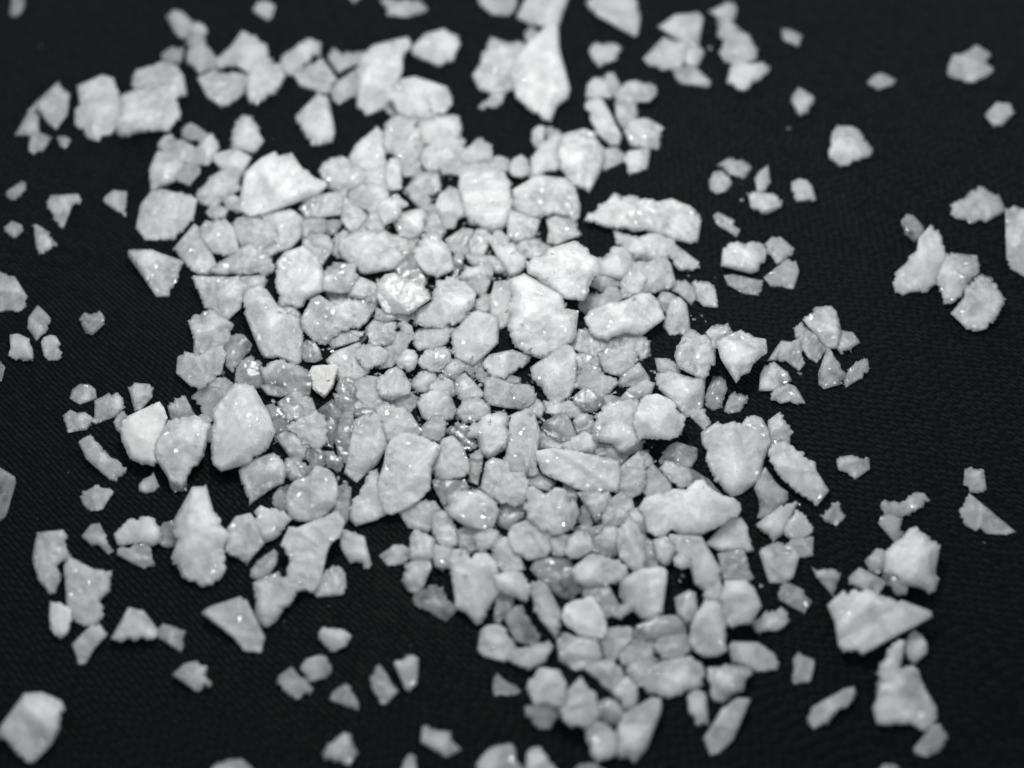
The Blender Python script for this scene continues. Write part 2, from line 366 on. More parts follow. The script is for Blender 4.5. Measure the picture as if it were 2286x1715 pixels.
m0 122,113 126,110 131,114 133,120 130,126 125,120
m1 134,122 140,117 152,116 162,113 168,115 164,121 161,127 155,131 146,132 138,133 134,128
m2 133,108 136,101 142,97 149,94 151,86 153,76 160,73 168,73 175,76 181,82 185,87 183,96 178,104 173,111 165,114 156,116 149,116 141,114 134,112|large flat-faced grain at the very centre of the pile|the flat-faced centre grain
g0 168,140 176,146 183,150 190,142 187,150 180,152 172,147
m2 165,122 170,115 176,108 180,103 187,101 195,102 202,105 204,111 204,119 203,128 196,135 189,142 183,147 178,146 173,142 168,139 165,131|large hexagonal plate-like grain below the flat-faced centre grain|the hexagonal plate
g0 162,43 168,38 175,34 182,36 181,44 178,54 170,54 165,50
g0 182,42 187,35 193,35 197,40 195,48 191,55 183,56 181,50
g0 178,55 183,56 192,57 203,58 210,62 212,66 204,69 196,68 188,64 180,60
m1 195,41 200,36 206,36 213,44 220,51 226,57 225,66 219,72 213,72 207,62 200,52
m0 171,74 178,67 187,65 195,63 199,66 197,74 193,80 192,86 186,86 181,80 175,75
c0 166,62 170,54 174,55 173,65 171,73 167,71
g0 183,96 190,88 198,87 202,92 199,100 190,103
m0 64,142 70,136 80,132 88,129 92,132 85,138 88,146 96,151 93,155 85,159 75,158 70,152 66,147
m1 83,136 89,131 98,129 106,131 112,136 111,142 104,146 97,150 91,146 86,141
m0 110,133 118,130 121,120 126,119 130,124 128,132 125,138 120,142 115,146 108,147 110,141
g0 120,142 128,133 134,135 137,141 134,147 128,150 122,147
s1 137,142 143,136 150,133 158,132 163,136 164,142 160,147 155,151 148,150 141,147
g0 158,148 163,142 169,143 174,148 172,154 166,158 160,156
m0 132,161 138,153 144,151 151,153 153,159 149,165 143,167 136,166
g0 148,162 152,158 156,155 162,159 170,164 167,170 160,172 152,171
g0 170,158 176,154 182,160 188,166 191,170 188,174 178,176 172,172 169,165
g0 185,153 190,148 194,153 193,160 188,158
m1 191,145 197,138 206,135 215,134 223,136 230,139 226,145 218,151 209,156 200,155 194,151|leaf-shaped pale flake lying flat right of the hexagonal plate|the leaf-shaped flake
c0 9,150 14,146 20,144 28,144 35,148 42,149 47,152 49,160 48,167 46,174 40,173 33,170 25,168 18,164 12,158|large glassy grain with bright streaks left of the cream stone|the streaked glassy grain
t2 48,153 51,147 57,146 63,146 69,145 72,148 70,154 69,160 67,165 63,170 60,173 55,169 51,165 50,158|opaque cream stone with a brown stained edge|the cream stained stone
g0 10,164 16,162 24,165 33,169 24,171 14,169
c0 71,165 74,158 80,157 87,159 89,167 87,172 80,175 72,173
m0 88,160 96,156 104,157 105,165 104,172 110,178 103,184 94,180 88,172
m1 104,158 111,152 119,148 124,151 126,157 131,162 130,168 124,172 116,174 108,172 104,166
@1120 420
g0 5,33 6,24 10,19 17,19 24,21 30,27 27,32 26,39 20,42 12,43 6,41
g0 38,26 44,23 52,19 58,22 60,30 64,38 60,41 52,44 44,46 38,45 40,36
s1 10,2 18,-2 30,-10 40,-9 52,-7 60,0 62,8 64,16 63,24 60,27 56,22 50,21 44,20 36,22 28,24 20,22 12,18 8,10|wide rubbly glinting grain right of the blocky bright grain|the rubbly grain
m0 93,36 99,40 107,42 114,42 121,39 128,40 136,42 141,44 141,50 137,57 128,60 118,60 110,58 103,53 96,46
s1 68,27 72,20 79,15 86,12 90,7 97,6 107,7 117,10 127,12 132,10 140,9 147,11 155,15 161,21 164,28 163,37 161,44 156,46 150,44 142,41 133,40 124,38 116,34 109,36 103,33 95,35 86,33 77,30|long wavy ribbon-shaped grain at the pile's upper right edge|the ribbon-shaped grain
m0 137,50 143,47 149,52 155,57 162,61 162,66 155,68 147,68 142,63 139,57
g0 12,48 20,43 28,43 36,46 40,49 35,54 26,58 18,55
m2 20,60 28,57 36,55 38,50 46,47 54,45 60,44 66,47 70,50 72,55 79,58 81,63 80,69 75,73 73,80 70,86 67,92 62,92 55,91 50,88 44,83 36,78 30,74 22,70|large milky slab with glinting crest, below the rubbly grain|the crested slab
g0 75,80 79,74 85,71 93,73 97,77 95,80 89,83 82,84
m0 80,60 85,54 92,50 98,50 105,55 108,62 106,70 99,74 91,72 82,70
m1 104,66 112,62 122,60 132,56 138,62 140,70 142,76 136,83 128,86 119,86 110,82 106,75
m1 98,78 105,70 112,67 118,72 119,80 117,87 108,90 100,90
m0 139,80 144,77 150,76 155,80 160,84 160,90 156,95 151,91 146,86 141,84
s0 157,78 160,76 166,78 175,81 176,88 177,98 174,99 168,97 164,91 161,86
s0 65,96 70,90 78,89 84,88 88,83 94,83 98,89 96,95 88,98 78,101 70,103 66,101
g0 60,122 66,118 72,118 80,124 90,125 98,121 108,117 114,121 118,125 119,130 121,138 115,139 107,132 98,131 88,134 80,139 72,137 64,134 58,128
m2 68,107 73,101 80,97 88,94 96,95 105,91 114,87 122,87 128,92 132,99 134,107 130,112 124,115 117,120 109,118 101,119 96,122 88,125 80,124 74,120 70,114|large smooth bean-shaped grain right of the pile centre|the bean-shaped grain
m0 -9,95 -8,84 -5,78 1,78 7,77 10,84 9,95 8,105 5,112 -1,115 -6,113
m1 7,77 12,74 18,71 25,73 30,76 38,80 45,84 50,88 52,94 50,100 56,101 62,102 63,108 61,115 60,122 55,128 50,133 43,136 36,138 30,139 24,138 18,135 12,131 8,124 6,114 7,104 9,92|very large rough lump with ridged crest, right of the centre grain|the big ridged lump
s0 128,92 132,86 139,87 145,91 141,97 138,104 134,101
m0 134,108 137,100 139,95 146,91 151,96 153,104 154,116 150,119 145,118 139,120 134,114
g0 62,138 72,138 80,140 80,148 70,150 62,152
s1 79,136 88,133 94,130 102,128 109,131 112,138 111,146 106,151 100,155 93,154 85,151 81,144
s1 60,160 65,152 72,149 80,149 87,153 92,158 95,161 91,167 84,172 78,170 70,166 63,164
m2 24,148 30,144 38,140 45,135 51,129 57,130 61,137 62,145 60,153 61,160 58,168 54,173 48,178 42,179 38,175 33,168 28,160 25,154|tall smooth tongue-shaped grain below the big ridged lump|the tongue-shaped grain
m0 97,160 100,153 107,150 113,145 118,152 121,157 120,162 112,163 104,162 98,163
m0 127,141 136,141 143,145 146,147 146,153 140,153 133,154 129,150
m0 129,155 137,152 145,153 152,155 158,158 166,157 166,165 165,172 164,180 160,185 152,187 147,184 142,176 136,170 130,164
g0 144,138 147,129 151,121 156,118 162,122 169,124 174,127 173,135 174,145 171,151 166,156 161,152 155,149 147,147
g0 169,119 174,114 181,112 186,112 189,118 184,122 180,131 174,132 173,125
s1 177,127 183,122 189,119 197,117 203,119 207,123 217,125 218,133 212,140 207,144 202,150 197,155 193,160 189,154 185,147 181,141 179,134|glittering triangular flake pointing down at the pile's right edge|the glittering triangle
m0 181,64 182,53 187,46 194,44 204,46 213,46 218,50 218,57 216,61 212,62 211,68 205,70 195,68 187,67|brick-shaped grain, upper left of a group of four on the right|the brick-shaped grain
m0 183,72 190,71 198,72 205,74 211,77 217,77 215,82 211,88 205,87 200,87 194,84 186,80
s0 174,23 178,20 184,22 190,26 191,31 196,35 193,40 188,38 183,33 176,29
@1686 420
m0 9,46 14,41 20,41 27,45 31,50 29,56 24,60 18,62 13,58 10,53
m0 8,74 14,68 20,63 27,59 33,61 35,69 34,77 31,82 22,82 13,80
s0 161,14 165,11 172,10 177,3 183,0 191,2 197,7 203,12 205,19 200,21 196,26 189,28 184,26 178,29 171,28 164,24 162,19|lobed pale grain near the right edge above the boot-shaped chain|the lobed right-edge grain
s0 206,17 212,15 220,17 227,18 227,76 217,71 210,66 207,58 208,50 207,41 206,33 207,25
c0 121,27 125,22 130,23 133,28 138,32 139,37 135,42 131,44 127,39 122,36
m0 135,42 139,37 144,32 149,35 152,43 156,50 158,58 157,66 152,74 147,79 140,85 134,86 127,85 121,88 116,86 114,78 116,70 121,64 126,61 128,56 134,52|boot-shaped greyish milky grain in the chain at the right|the boot-shaped grain
s1 150,75 153,66 157,58 163,54 172,54 182,56 184,64 184,70 178,77 172,84 165,89 160,95 155,95 152,88
s2 161,103 168,97 172,90 173,82 180,75 188,72 195,74 199,83 203,89 205,95 201,103 196,109 190,116 180,118 173,115 168,110|crumbly oval grain at the lower end of the right chain|the crumbly oval grain
s1 40,108 45,103 50,99 57,100 62,98 66,102 68,110 70,119 69,126 66,131 60,131 55,127 51,121 45,116|upright milky block on top of the small right-hand cluster|the upright block
m0 33,115 37,112 42,115 45,119 42,124 38,128 35,123
g0 36,126 43,119 50,121 55,128 58,133 53,138 50,142 45,139 41,134
g0 12,141 16,133 22,127 30,128 36,125 38,132 37,139 39,145 36,149 32,146 27,142 19,143
s0 70,123 73,118 79,119 83,122 86,127 81,130 79,135 70,135 67,131
c0 53,153 55,145 58,137 60,131 63,133 66,140 69,147 73,153 71,160 64,163 57,164 53,161
s0 72,158 76,151 82,145 89,143 92,141 93,146 89,151 86,157 79,162 74,164 72,161
s0 5,154 9,146 15,144 21,147 26,152 29,158 24,163 17,166 10,166 4,166
@0 840
m0 58,18 60,11 66,7 73,7 78,11 79,18 74,21 66,23 60,20|small smooth egg-shaped grain at the top of the left scatter|the egg-shaped grain
g0 52,33 58,28 63,31 70,30 75,34 75,40 70,44 62,45 56,46 54,40
m0 79,21 84,18 90,15 97,16 101,21 102,25 96,29 93,33 86,34 79,38 76,37 79,31
m0 94,38 97,32 102,29 105,33 103,40 100,47 96,44
m0 106,9 110,6 116,6 122,7 126,11 125,17 121,22 117,26 111,28 109,24 108,15
o1 101,38 107,33 115,29 124,25 131,22 134,26 137,34 135,42 134,50 131,60 130,70 124,73 116,72 110,69 105,62 101,53 100,46|opaque white fan-shaped grain with ridges at the pile's left edge|the fan-shaped grain
s0 139,26 142,22 147,20 152,17 156,22 159,28 161,34 155,37 147,38 141,35
s0 160,36 166,33 174,36 175,46 173,53 167,52
g0 139,85 146,84 152,86 154,89 152,94 144,95 141,92
s1 128,55 135,44 140,37 150,35 160,33 168,36 172,40 171,50 168,60 163,69 158,77 153,85 149,91 142,88 138,80 134,72 129,67|large glinting grain tapering down between the fan-shaped and domed grains|the tapering grain
c0 160,17 165,12 173,10 181,12 188,13 184,20 178,27 176,33 170,35 164,27
m2 175,55 174,45 175,35 176,27 182,18 188,11 194,6 201,5 208,8 212,14 216,22 220,29 223,38 226,46 221,58 216,63 210,68 204,72 192,75 182,78 176,73 175,65|very large smooth domed grain on the pile's left side|the domed grain
g0 65,55 70,50 75,48 79,53 84,59 90,66 97,72 104,76 103,80 97,83 96,87 90,85 83,80 77,74 71,68 67,62|slim slanted translucent stick below the egg-shaped grain|the slanted stick
m0 114,90 118,85 124,82 126,79 127,83 130,87 131,91 127,95 120,95 115,95
m0 66,99 71,94 78,90 84,93 94,95 93,99 88,106 84,110 75,111 69,107
c0 -4,73 3,78 12,83 13,88 10,97 9,105 5,114 -4,121|glassy streaked grain cut off by the left edge|the glassy left-edge grain
c0 131,127 135,121 142,119 146,124 147,132 145,138 136,140 131,137
m2 158,92 163,89 169,89 172,95 174,102 175,110 180,118 185,126 188,131 184,140 184,150 186,158 182,166 176,171 168,173 158,170 150,165 145,158 141,150 143,140 147,134 143,128 143,119 147,112 152,106 154,99|very large cone-topped milky grain standing left of the pile|the cone-topped grain
m0 95,131 99,125 105,119 113,117 124,117 128,121 130,127 133,131 131,136 126,139 117,137 108,137 100,139 98,135
g0 97,142 103,140 112,138 121,138 124,144 127,152 127,156 118,158 109,155 101,151 97,147
m0 67,132 70,126 75,122 82,121 86,125 88,131 87,135 90,140 93,145 90,147 85,144 81,139 76,140 71,136
s0 29,136 31,129 36,127 43,128 52,127 55,131 53,137 56,144 58,149 55,152 52,152 47,155 48,160 50,167 48,173 45,178 41,179 36,172 31,166 29,158 27,148|long upright molar-like grain at the lower left|the molar-like grain
@0 1265
m0 54,0 57,-7 62,-6 70,-2 78,4 91,4 92,11 90,19 85,24 80,28 84,34 84,40 80,46 75,48 70,48 66,46 60,43 56,35 55,25 54,12|large angular flag-shaped grain beside the molar-like grain|the flag-shaped grain
o0 42,29 48,30 55,33 59,38 58,46 55,55 50,59 46,57 42,51 41,41|small opaque white pebble with a dark spot, lower left|the opaque white pebble
m0 60,64 66,58 70,52 76,48 82,48 86,53 88,56 83,61 77,67 73,75 69,80 65,80 62,73 60,68
m0 92,59 96,50 101,40 106,34 111,34 118,37 122,42 126,47 130,53 128,58 122,60 116,58 111,61 106,58 100,62 95,61|hill-shaped grain with a jagged base, lower left|the hill-shaped grain
m0 129,52 134,48 141,49 147,52 152,54 152,62 149,70 143,68 136,63 130,58
m1 166,38 171,34 178,31 187,29 191,26 198,25 203,28 206,34 210,40 215,50 218,58 217,64 215,70 208,69 201,69 196,63 192,58 185,54 178,48 170,43|large drooping wing-shaped grain at the pile's lower left|the wing-shaped grain
s0 142,89 147,83 152,80 157,79 162,78 165,82 169,82 168,88 170,93 173,98 170,101 162,103 155,100 148,95|small crown-tipped glinting chip alone on the cloth, lower left|the crown-tipped chip
m0 0,133 4,126 10,119 15,112 20,105 25,103 34,104 40,107 50,111 52,116 51,124 49,132 46,138 42,146 37,150 32,154 28,160 24,161 19,158 15,152 10,146 5,142 0,138|very large blurred block-like grain in the lower left corner|the big corner block
m0 -4,133 1,136 2,141 -4,142
m0 174,166 180,162 188,159 196,159 202,162 208,167 208,174 174,174
@560 840
c0 12,32 13,25 18,24 24,27 28,33 25,38 18,40 13,36
g0 24,22 30,17 36,14 42,17 49,19 52,26 53,30 46,32 38,36 31,36 28,30
c0 57,28 62,24 67,21 72,26 74,31 73,36 68,37 61,33
c0 15,37 22,36 30,38 31,44 22,47 16,44
c0 58,40 64,37 70,38 71,45 70,52 67,58 61,56 60,48
s1 30,43 38,36 46,32 54,29 60,33 60,40 62,48 61,55 55,61 48,58 42,52 36,47
g0 22,50 28,47 34,48 41,54 47,58 46,65 40,68 33,66 28,59
c0 47,60 56,61 60,64 62,70 58,74 50,72 46,66
c0 61,63 68,63 73,68 75,74 71,78 64,75
c0 70,48 76,32 83,30 84,45 82,60 78,70 74,68 71,58
c0 70,16 78,17 88,22 96,26 98,30 88,32 78,30 73,26
m0 110,20 118,14 127,12 134,17 138,21 132,26 123,25 114,24
s0 139,24 141,17 147,14 155,13 162,14 165,22 168,28 165,34 157,36 149,37 142,33
g0 109,43 120,43 119,52 113,58 110,52
s0 102,28 110,23 118,24 127,27 133,33 137,39 139,45 134,52 126,54 118,56 111,52 108,44 104,36
m2 82,55 83,45 86,36 93,31 100,29 106,33 109,40 109,48 112,57 108,64 104,72 98,79 92,84 87,87 82,84 77,80 79,70 81,62|tall smooth blurred pillow right of the domed grain|the tall blurred pillow
m0 83,118 83,108 88,98 92,88 98,80 103,78 104,90 106,100 110,112 104,117 96,119 87,122
m1 138,45 145,38 151,33 158,33 160,40 159,48 155,54 147,51 140,49
m3 111,60 116,51 122,47 132,47 142,50 151,54 157,58 153,66 149,74 148,84 147,93 143,98 138,102 132,107 124,111 116,114 110,113 107,106 104,98 104,88 107,80 110,70|largest smooth blurred lump on top of the pile's lower middle|the largest smooth lump
m1 150,74 151,68 154,60 159,52 166,50 172,56 176,64 179,72 179,80 172,84 164,86 155,84 150,80
c0 149,86 156,84 166,86 176,86 179,91 172,97 164,103 158,107 154,99 150,92
c0 162,46 168,40 176,40 183,45 186,52 186,58 180,61 173,60 166,52
m0 169,30 174,23 181,19 190,20 196,26 197,34 190,37 182,38 175,36
m1 178,50 180,42 187,37 195,32 204,30 212,33 213,42 212,52 212,58 205,64 197,67 190,64 187,58 187,50
g0 180,66 187,62 190,70 189,80 186,88 180,86 180,76
m1 190,92 191,82 194,72 199,68 206,69 212,71 213,80 218,85 223,92 225,100 222,106 214,106 206,104 198,102 193,98
g0 202,117 207,107 214,104 224,105 224,113 219,121 212,125 205,122
s2 161,103 164,98 171,94 180,93 188,94 196,99 203,105 204,110 200,118 199,125 193,128 186,126 178,124 170,120 164,115 160,109|large glinting lump right of the largest smooth lump|the glinting lump
m0 28,76 31,69 38,69 44,73 46,79 42,83 34,84 29,81
c0 46,76 52,72 58,74 60,80 54,86 47,83
m1 71,92 76,90 82,93 83,100 82,108 80,117 76,124 71,122 69,113 70,103
c0 18,104 20,97 25,92 30,91 29,100 31,110 26,112 21,109
s3 29,108 28,100 31,92 36,86 42,83 48,82 50,78 56,74 62,76 68,80 71,88 72,96 70,106 64,112 56,118 46,120 38,119 32,117|very large round glinting grain left of the largest smooth lump|the round glinting grain
m1 46,122 54,118 64,114 72,112 76,120 74,126 72,132 66,136 62,144 60,154 58,164 56,172 51,178 44,176 38,172 30,170 30,160 34,152 30,145 26,138 28,130 32,125 38,126|large leg-like grain hanging below the round glinting grain|the leg-like grain
g0 -9,78 -5,71 2,68 10,65 18,64 25,69 28,78 26,88 18,91 10,96 4,102 -1,105 -4,98 -7,88
m0 4,112 8,108 14,109 20,113 28,114 32,118 26,126 18,134 11,136 6,130 3,122
s1 -20,126 -15,121 -12,116 -6,113 0,113 4,118 6,126 9,132 11,137 5,143 0,148 -4,155 -10,150 -15,149 -21,145 -22,136
g0 0,160 6,152 13,147 19,143 22,146 21,154 17,162 13,166 6,168 0,165
m0 72,132 75,127 80,127 87,130 93,132 95,140 98,149 99,155 97,158 93,158 91,153 86,153 82,154 80,148 75,143|slanted boot-like flake right of the leg-like grain|the slanted boot-like flake
g0 106,148 112,144 118,139 125,139 131,143 131,149 126,154 119,156 112,155
m0 123,112 131,107 138,103 145,102 151,104 155,110 151,116 152,124 145,127 137,125 130,124 125,118
g0 151,115 157,112 162,113 165,120 169,128 170,138 165,141 157,138 151,128
g0 132,140 133,132 136,127 141,128 146,132 150,135 151,142 149,150 142,153 133,152
m0 150,144 153,139 160,140 165,143 166,150 165,156 158,160 152,156 150,150
g0 170,128 178,125 186,128 188,136 184,142 178,146 173,141
m0 184,132 190,127 198,126 203,130 203,136 196,140 190,146 186,142
m0 200,140 206,134 212,135 217,140 220,146 223,153 224,158 216,161 208,160 201,154
@560 1265
s1 2,14 8,11 15,8 19,5 23,5 25,10 31,9 38,13 42,18 38,24 33,31 27,38 21,44 14,49 8,47 4,42 3,36 5,28 4,20|bright slanted grain with a glinting face, pile's lower left corner|the bright slanted grain
m0 50,16 54,12 60,8 64,3 68,-1 72,1 77,5 78,12 78,18 74,23 67,24 60,25 54,25 51,21
s0 126,5 128,-1 134,-4 145,-3 147,2 144,10 141,17 136,22 130,19 126,13
c0 134,26 138,21 144,20 148,16 153,16 158,20 162,26 166,31 169,35 165,40 161,44 156,41 149,38 141,34 135,31|ridged glassy clear grain at the pile's lower edge|the ridged glassy grain
m1 163,-4 168,-14 176,-13 181,-5 186,-10 194,-10 200,-4 203,5 202,14 205,20 200,26 196,32 193,38 190,46 186,47 180,42 176,36 170,35 168,28 166,15|large tapering milky mass right of the ridged glassy grain|the large tapering mass
g0 203,22 210,18 216,24 216,32 213,40 206,45 201,44 201,34
m1 200,8 206,5 216,4 223,6 228,11 230,16 228,22 226,28 223,28 218,24 210,20 202,18
m0 188,62 189,53 194,49 204,48 209,51 212,56 215,62 218,66 214,74 208,78 201,77 192,74 187,69|smooth rounded hexagonal grain at the pile's lower edge|the rounded hexagonal grain
m0 199,101 200,92 203,88 210,93 217,98 223,103 216,106 207,106 201,106
m0 186,161 190,156 196,151 205,148 212,146 217,149 219,154 218,160 222,164 226,168 226,174 186,174
m0 56,54 60,50 68,50 76,52 83,57 81,62 76,66 70,70 65,70 59,65 56,60|small smooth guitar-pick-shaped grain alone below the leg-like grain|the guitar-pick-shaped grain
m0 22,96 24,90 29,87 34,83 39,87 44,91 48,95 51,100 49,104 43,104 40,108 37,108 31,105 25,100
c1 41,84 44,77 50,74 57,73 62,75 66,81 66,87 62,92 55,94 48,95 44,90|small clear glassy bead touching a milky grain, lower left
g0 65,110 67,104 71,100 77,97 82,100 86,106 89,113 88,118 82,117 75,114 68,112
m0 98,91 102,88 102,82 105,80 108,83 109,88 113,94 119,100 121,103 117,109 112,113 108,113 103,107 100,101 99,96|bottle-shaped grain with a narrow neck, lower middle|the bottle-shaped grain
m0 118,80 123,77 128,73 134,73 138,76 136,81 137,86 137,92 134,99 131,103 127,101 123,95 120,88
m0 141,132 146,131 150,133 156,135 163,136 165,138 164,142 169,145 173,151 168,154 161,157 155,154 148,150 140,145 142,139|ragged pale chip near the bottom edge, lower middle|the ragged bottom chip
m0 58,152 62,147 68,143 75,138 81,138 83,143 86,148 88,153 84,157 81,164 76,164 69,161 60,157
m0 124,167 127,159 131,154 134,156 136,162 136,172 124,172
@1120 840
g0 0,3 8,0 15,2 15,7 6,6
g0 20,24 27,19 33,22 35,28 31,34 25,33 21,29
g0 36,22 45,24 54,21 60,25 66,30 64,34 55,32 45,31 37,29
s1 -15,10 -13,3 -7,1 1,5 8,7 16,7 23,8 28,14 26,21 19,27 10,26 0,25 -9,23 -14,18|streaked bright grain below the leaf-shaped flake|the streaked bright grain
c1 59,18 63,13 69,10 77,12 83,18 82,25 75,29 67,28 61,23
g0 28,52 34,47 44,52 54,55 60,53 62,58 58,62 46,62 36,60 29,58
c1 33,44 36,38 42,33 48,31 54,32 57,38 60,44 61,50 56,54 48,54 40,50
g0 61,40 63,33 69,31 74,34 76,40 74,46 68,47 62,45
m1 5,60 6,45 8,33 13,29 19,28 26,31 28,38 31,46 30,55 28,64 29,72 30,80 23,82 14,80 6,78 3,70|tall pillar-shaped grain left of the log-shaped grain|the tall pillar-shaped grain
m0 83,18 90,17 97,19 92,24 84,26
m0 98,19 105,12 113,8 120,4 124,8 122,14 113,17 105,20
m0 92,58 97,48 106,44 110,52 116,55 114,60 107,64 100,66 94,63
s1 75,42 77,33 82,28 88,23 97,20 106,19 112,22 110,32 108,40 110,48 113,54 108,58 102,62 96,62 92,55 84,54 76,52
m2 108,38 110,28 114,20 120,16 128,15 135,18 141,23 148,30 151,34 149,42 148,48 140,51 130,52 120,52 112,52 109,46|large smooth flat-bottomed grain right of pile centre|the flat-bottomed grain
m1 45,60 52,56 60,51 68,46 76,50 80,56 75,64 64,63 52,62
g0 77,60 82,56 90,57 95,62 102,67 98,71 88,68 79,65
g0 112,62 118,62 123,68 122,74 119,75 115,70
m3 28,62 42,59 62,62 84,67 96,70 98,78 97,88 96,96 84,95 70,95 60,92 50,87 40,83 34,80 31,74 29,68|long smooth log-shaped grain across the lower right of the pile|the log-shaped grain
m2 96,76 100,72 106,66 112,63 116,67 118,74 120,82 119,90 114,97 107,100 99,98 96,90
c0 130,70 133,64 138,58 144,55 152,57 160,60 160,67 156,74 148,76 140,76 133,76
m1 131,76 137,70 145,74 154,78 158,84 154,90 147,92 142,89 137,83
m1 120,78 124,73 129,76 133,82 138,88 140,96 135,100 126,102 119,98 116,92 119,86
c0 155,76 162,80 170,86 176,92 180,97 172,97 164,90 157,84
m3 112,108 118,100 126,98 134,96 142,93 152,94 160,86 165,85 170,90 176,95 183,99 190,100 196,104 197,110 194,116 188,117 182,122 174,126 166,130 156,131 146,130 140,126 134,132 126,132 120,128 118,120 116,113|very large blurred cloud-like mass at the pile's lower right|the cloud-like mass
m0 156,33 163,29 167,28 169,35 171,40 167,44 161,38
m1 165,47 170,42 177,39 182,41 192,38 198,41 201,36 207,33 213,35 217,41 221,46 222,54 218,60 215,68 214,76 212,85 204,89 197,96 190,98 184,93 176,86 171,78 169,70 170,62 166,56|very large ragged slab at the pile's right edge|the large ragged slab
c0 167,18 170,10 174,2 180,1 184,4 185,12 183,20 180,26 174,28 168,24
s0 184,25 187,17 192,13 197,15 202,18 200,24 196,29 189,30 184,28
m0 7,130 10,124 17,120 26,118 34,120 40,126 41,134 40,142 36,147 28,149 22,150 16,148 9,142
m1 0,85 8,80 18,80 22,86 20,95 18,104 10,107 0,105 -6,98 -4,90
g0 22,82 30,81 36,84 42,88 38,93 30,92 24,90
s2 19,110 20,100 21,92 26,91 31,96 36,98 44,92 52,93 54,100 61,105 63,112 60,120 58,126 50,130 42,131 34,128 26,122 20,116|large rounded glinting lump below the log-shaped grain|the rounded glinting lump
g0 52,90 58,92 62,98 60,104 54,100
c0 64,110 67,107 72,110 74,118 73,125 68,126 64,120
g0 64,97 76,96 88,97 90,103 84,112 78,118 74,112 68,104
g0 84,116 90,103 98,97 106,102 108,110 104,116 98,122 90,124 83,124
g0 106,112 112,110 118,114 120,122 118,128 112,126 107,120
g0 40,134 48,131 56,132 52,140 50,147 43,146
m1 52,140 56,133 62,128 68,129 73,134 75,142 70,146 63,149 56,149 51,146
g0 74,138 78,132 85,126 92,123 96,128 95,138 94,146 88,148 80,147 75,144
g0 58,126 66,124 74,126 82,124 80,130 74,134 66,129
g0 116,130 122,136 125,144 128,152 130,160 126,164 118,162 117,155 119,146
m1 95,138 96,128 100,120 105,116 110,120 114,127 117,134 119,144 119,152 116,160 112,163 108,160 104,155 98,150
g0 126,136 134,133 142,137 145,144 140,150 134,154 129,150
m0 140,132 152,131 163,133 168,142 173,150 178,158 180,166 179,174 174,177 168,176 160,170 157,158 151,150 144,142
g0 142,150 148,145 155,150 156,156 148,158 143,155
m1 168,138 174,130 181,124 188,117 197,117 201,123 203,132 206,139 206,144 198,143 190,145 180,144
g0 179,147 186,145 198,144 201,152 204,160 206,166 200,169 190,169 183,166 181,156
m1 57,160 62,154 70,149 78,148 87,149 96,152 103,158 103,162 97,168 88,171 78,173 68,172 62,170|wide oval grain in the lower right of the pile|the wide oval grain
@1686 840
s0 13,18 18,9 26,6 33,9 37,15 41,22 36,21 29,20 21,22 15,20
s1 11,37 15,32 20,30 24,34 26,40 30,43 31,46 28,50 28,56 20,58 14,56 12,48
m1 11,66 12,60 16,56 24,54 31,58 38,62 44,66 49,71 50,78 53,84 56,90 60,94 55,100 51,106 45,102 38,98 30,91 22,84 17,76|long slanted lozenge shard right of the large ragged slab|the long slanted shard
c0 0,92 4,82 8,76 12,82 18,90 26,96 26,101 22,107 16,112 8,116 3,116 2,110 4,102
m0 2,122 8,116 16,112 22,107 28,106 34,105 32,110 30,116 26,122 22,130 15,135 12,130 5,127
m0 24,125 28,118 33,112 38,113 43,119 47,124 46,129 40,133 30,134 25,130
m0 26,140 31,135 38,134 47,133 48,140 47,147 40,149 33,148 28,145
s0 4,145 10,141 17,138 25,140 32,142 36,147 34,152 32,160 31,165 25,170 17,171 12,169 9,160 6,152
m0 67,70 71,66 80,65 88,66 94,68 94,77 89,81 86,84 82,85 78,82 72,80 68,76|small acorn-shaped grain alone right of the long slanted shard|the acorn-shaped grain
m0 53,114 57,112 61,109 63,104 68,103 71,108 74,115 70,119 66,123 61,121 56,118
m0 171,83 173,77 178,75 184,77 188,79 189,86 190,94 184,96 177,95 176,91 172,88
m0 173,99 176,97 183,101 189,107 196,113 203,118 210,124 214,128 207,130 198,130 190,129 187,126 181,127 174,123 171,115 169,109 171,104|shark-fin-shaped grain alone near the right edge|the shark-fin-shaped grain
m0 104,105 107,102 114,104 121,104 126,99 132,96 139,97 143,102 138,107 131,112 126,115 118,114 111,114 106,113|small dumb-bell-shaped stick at the right|the dumb-bell-shaped stick
c0 102,121 104,116 109,114 115,116 120,118 118,123 118,128 122,131 119,135 115,136 111,132 107,127
m0 91,152 95,147 100,143 107,143 108,148 106,154 106,159 101,162 95,160
m0 106,153 108,147 116,139 122,132 127,127 132,125 137,130 144,135 151,139 150,147 149,153 147,160 149,169 147,176 143,178 136,173 127,172 120,170 113,165 107,160|large five-sided grain above the big arrow-shaped chip|the five-sided grain
@1686 1265
c0 106,6 112,8 118,13 125,17 124,22 118,23 113,17 107,12
m0 78,10 81,5 86,2 93,5 100,8 107,13 105,18 101,22 92,21 84,17 79,14
g0 46,0 51,4 58,2 64,3 70,5 69,13 67,20 65,25 60,20 55,14 50,8
m0 19,22 22,16 28,14 33,17 40,20 42,25 46,29 42,34 40,38 33,34 26,30 20,27
s0 -3,46 4,43 9,37 16,38 21,34 26,38 28,44 23,50 16,53 10,52 3,56 0,52
m1 60,32 66,27 72,21 76,25 80,20 89,21 99,22 109,26 117,30 120,28 128,32 137,36 145,38 145,41 137,45 130,50 123,52 115,56 106,61 98,66 92,71 88,72 84,68 76,68 73,70 69,65 68,56 66,45 63,38|very large arrow-shaped chip pointing right, lower right|the big arrow-shaped chip
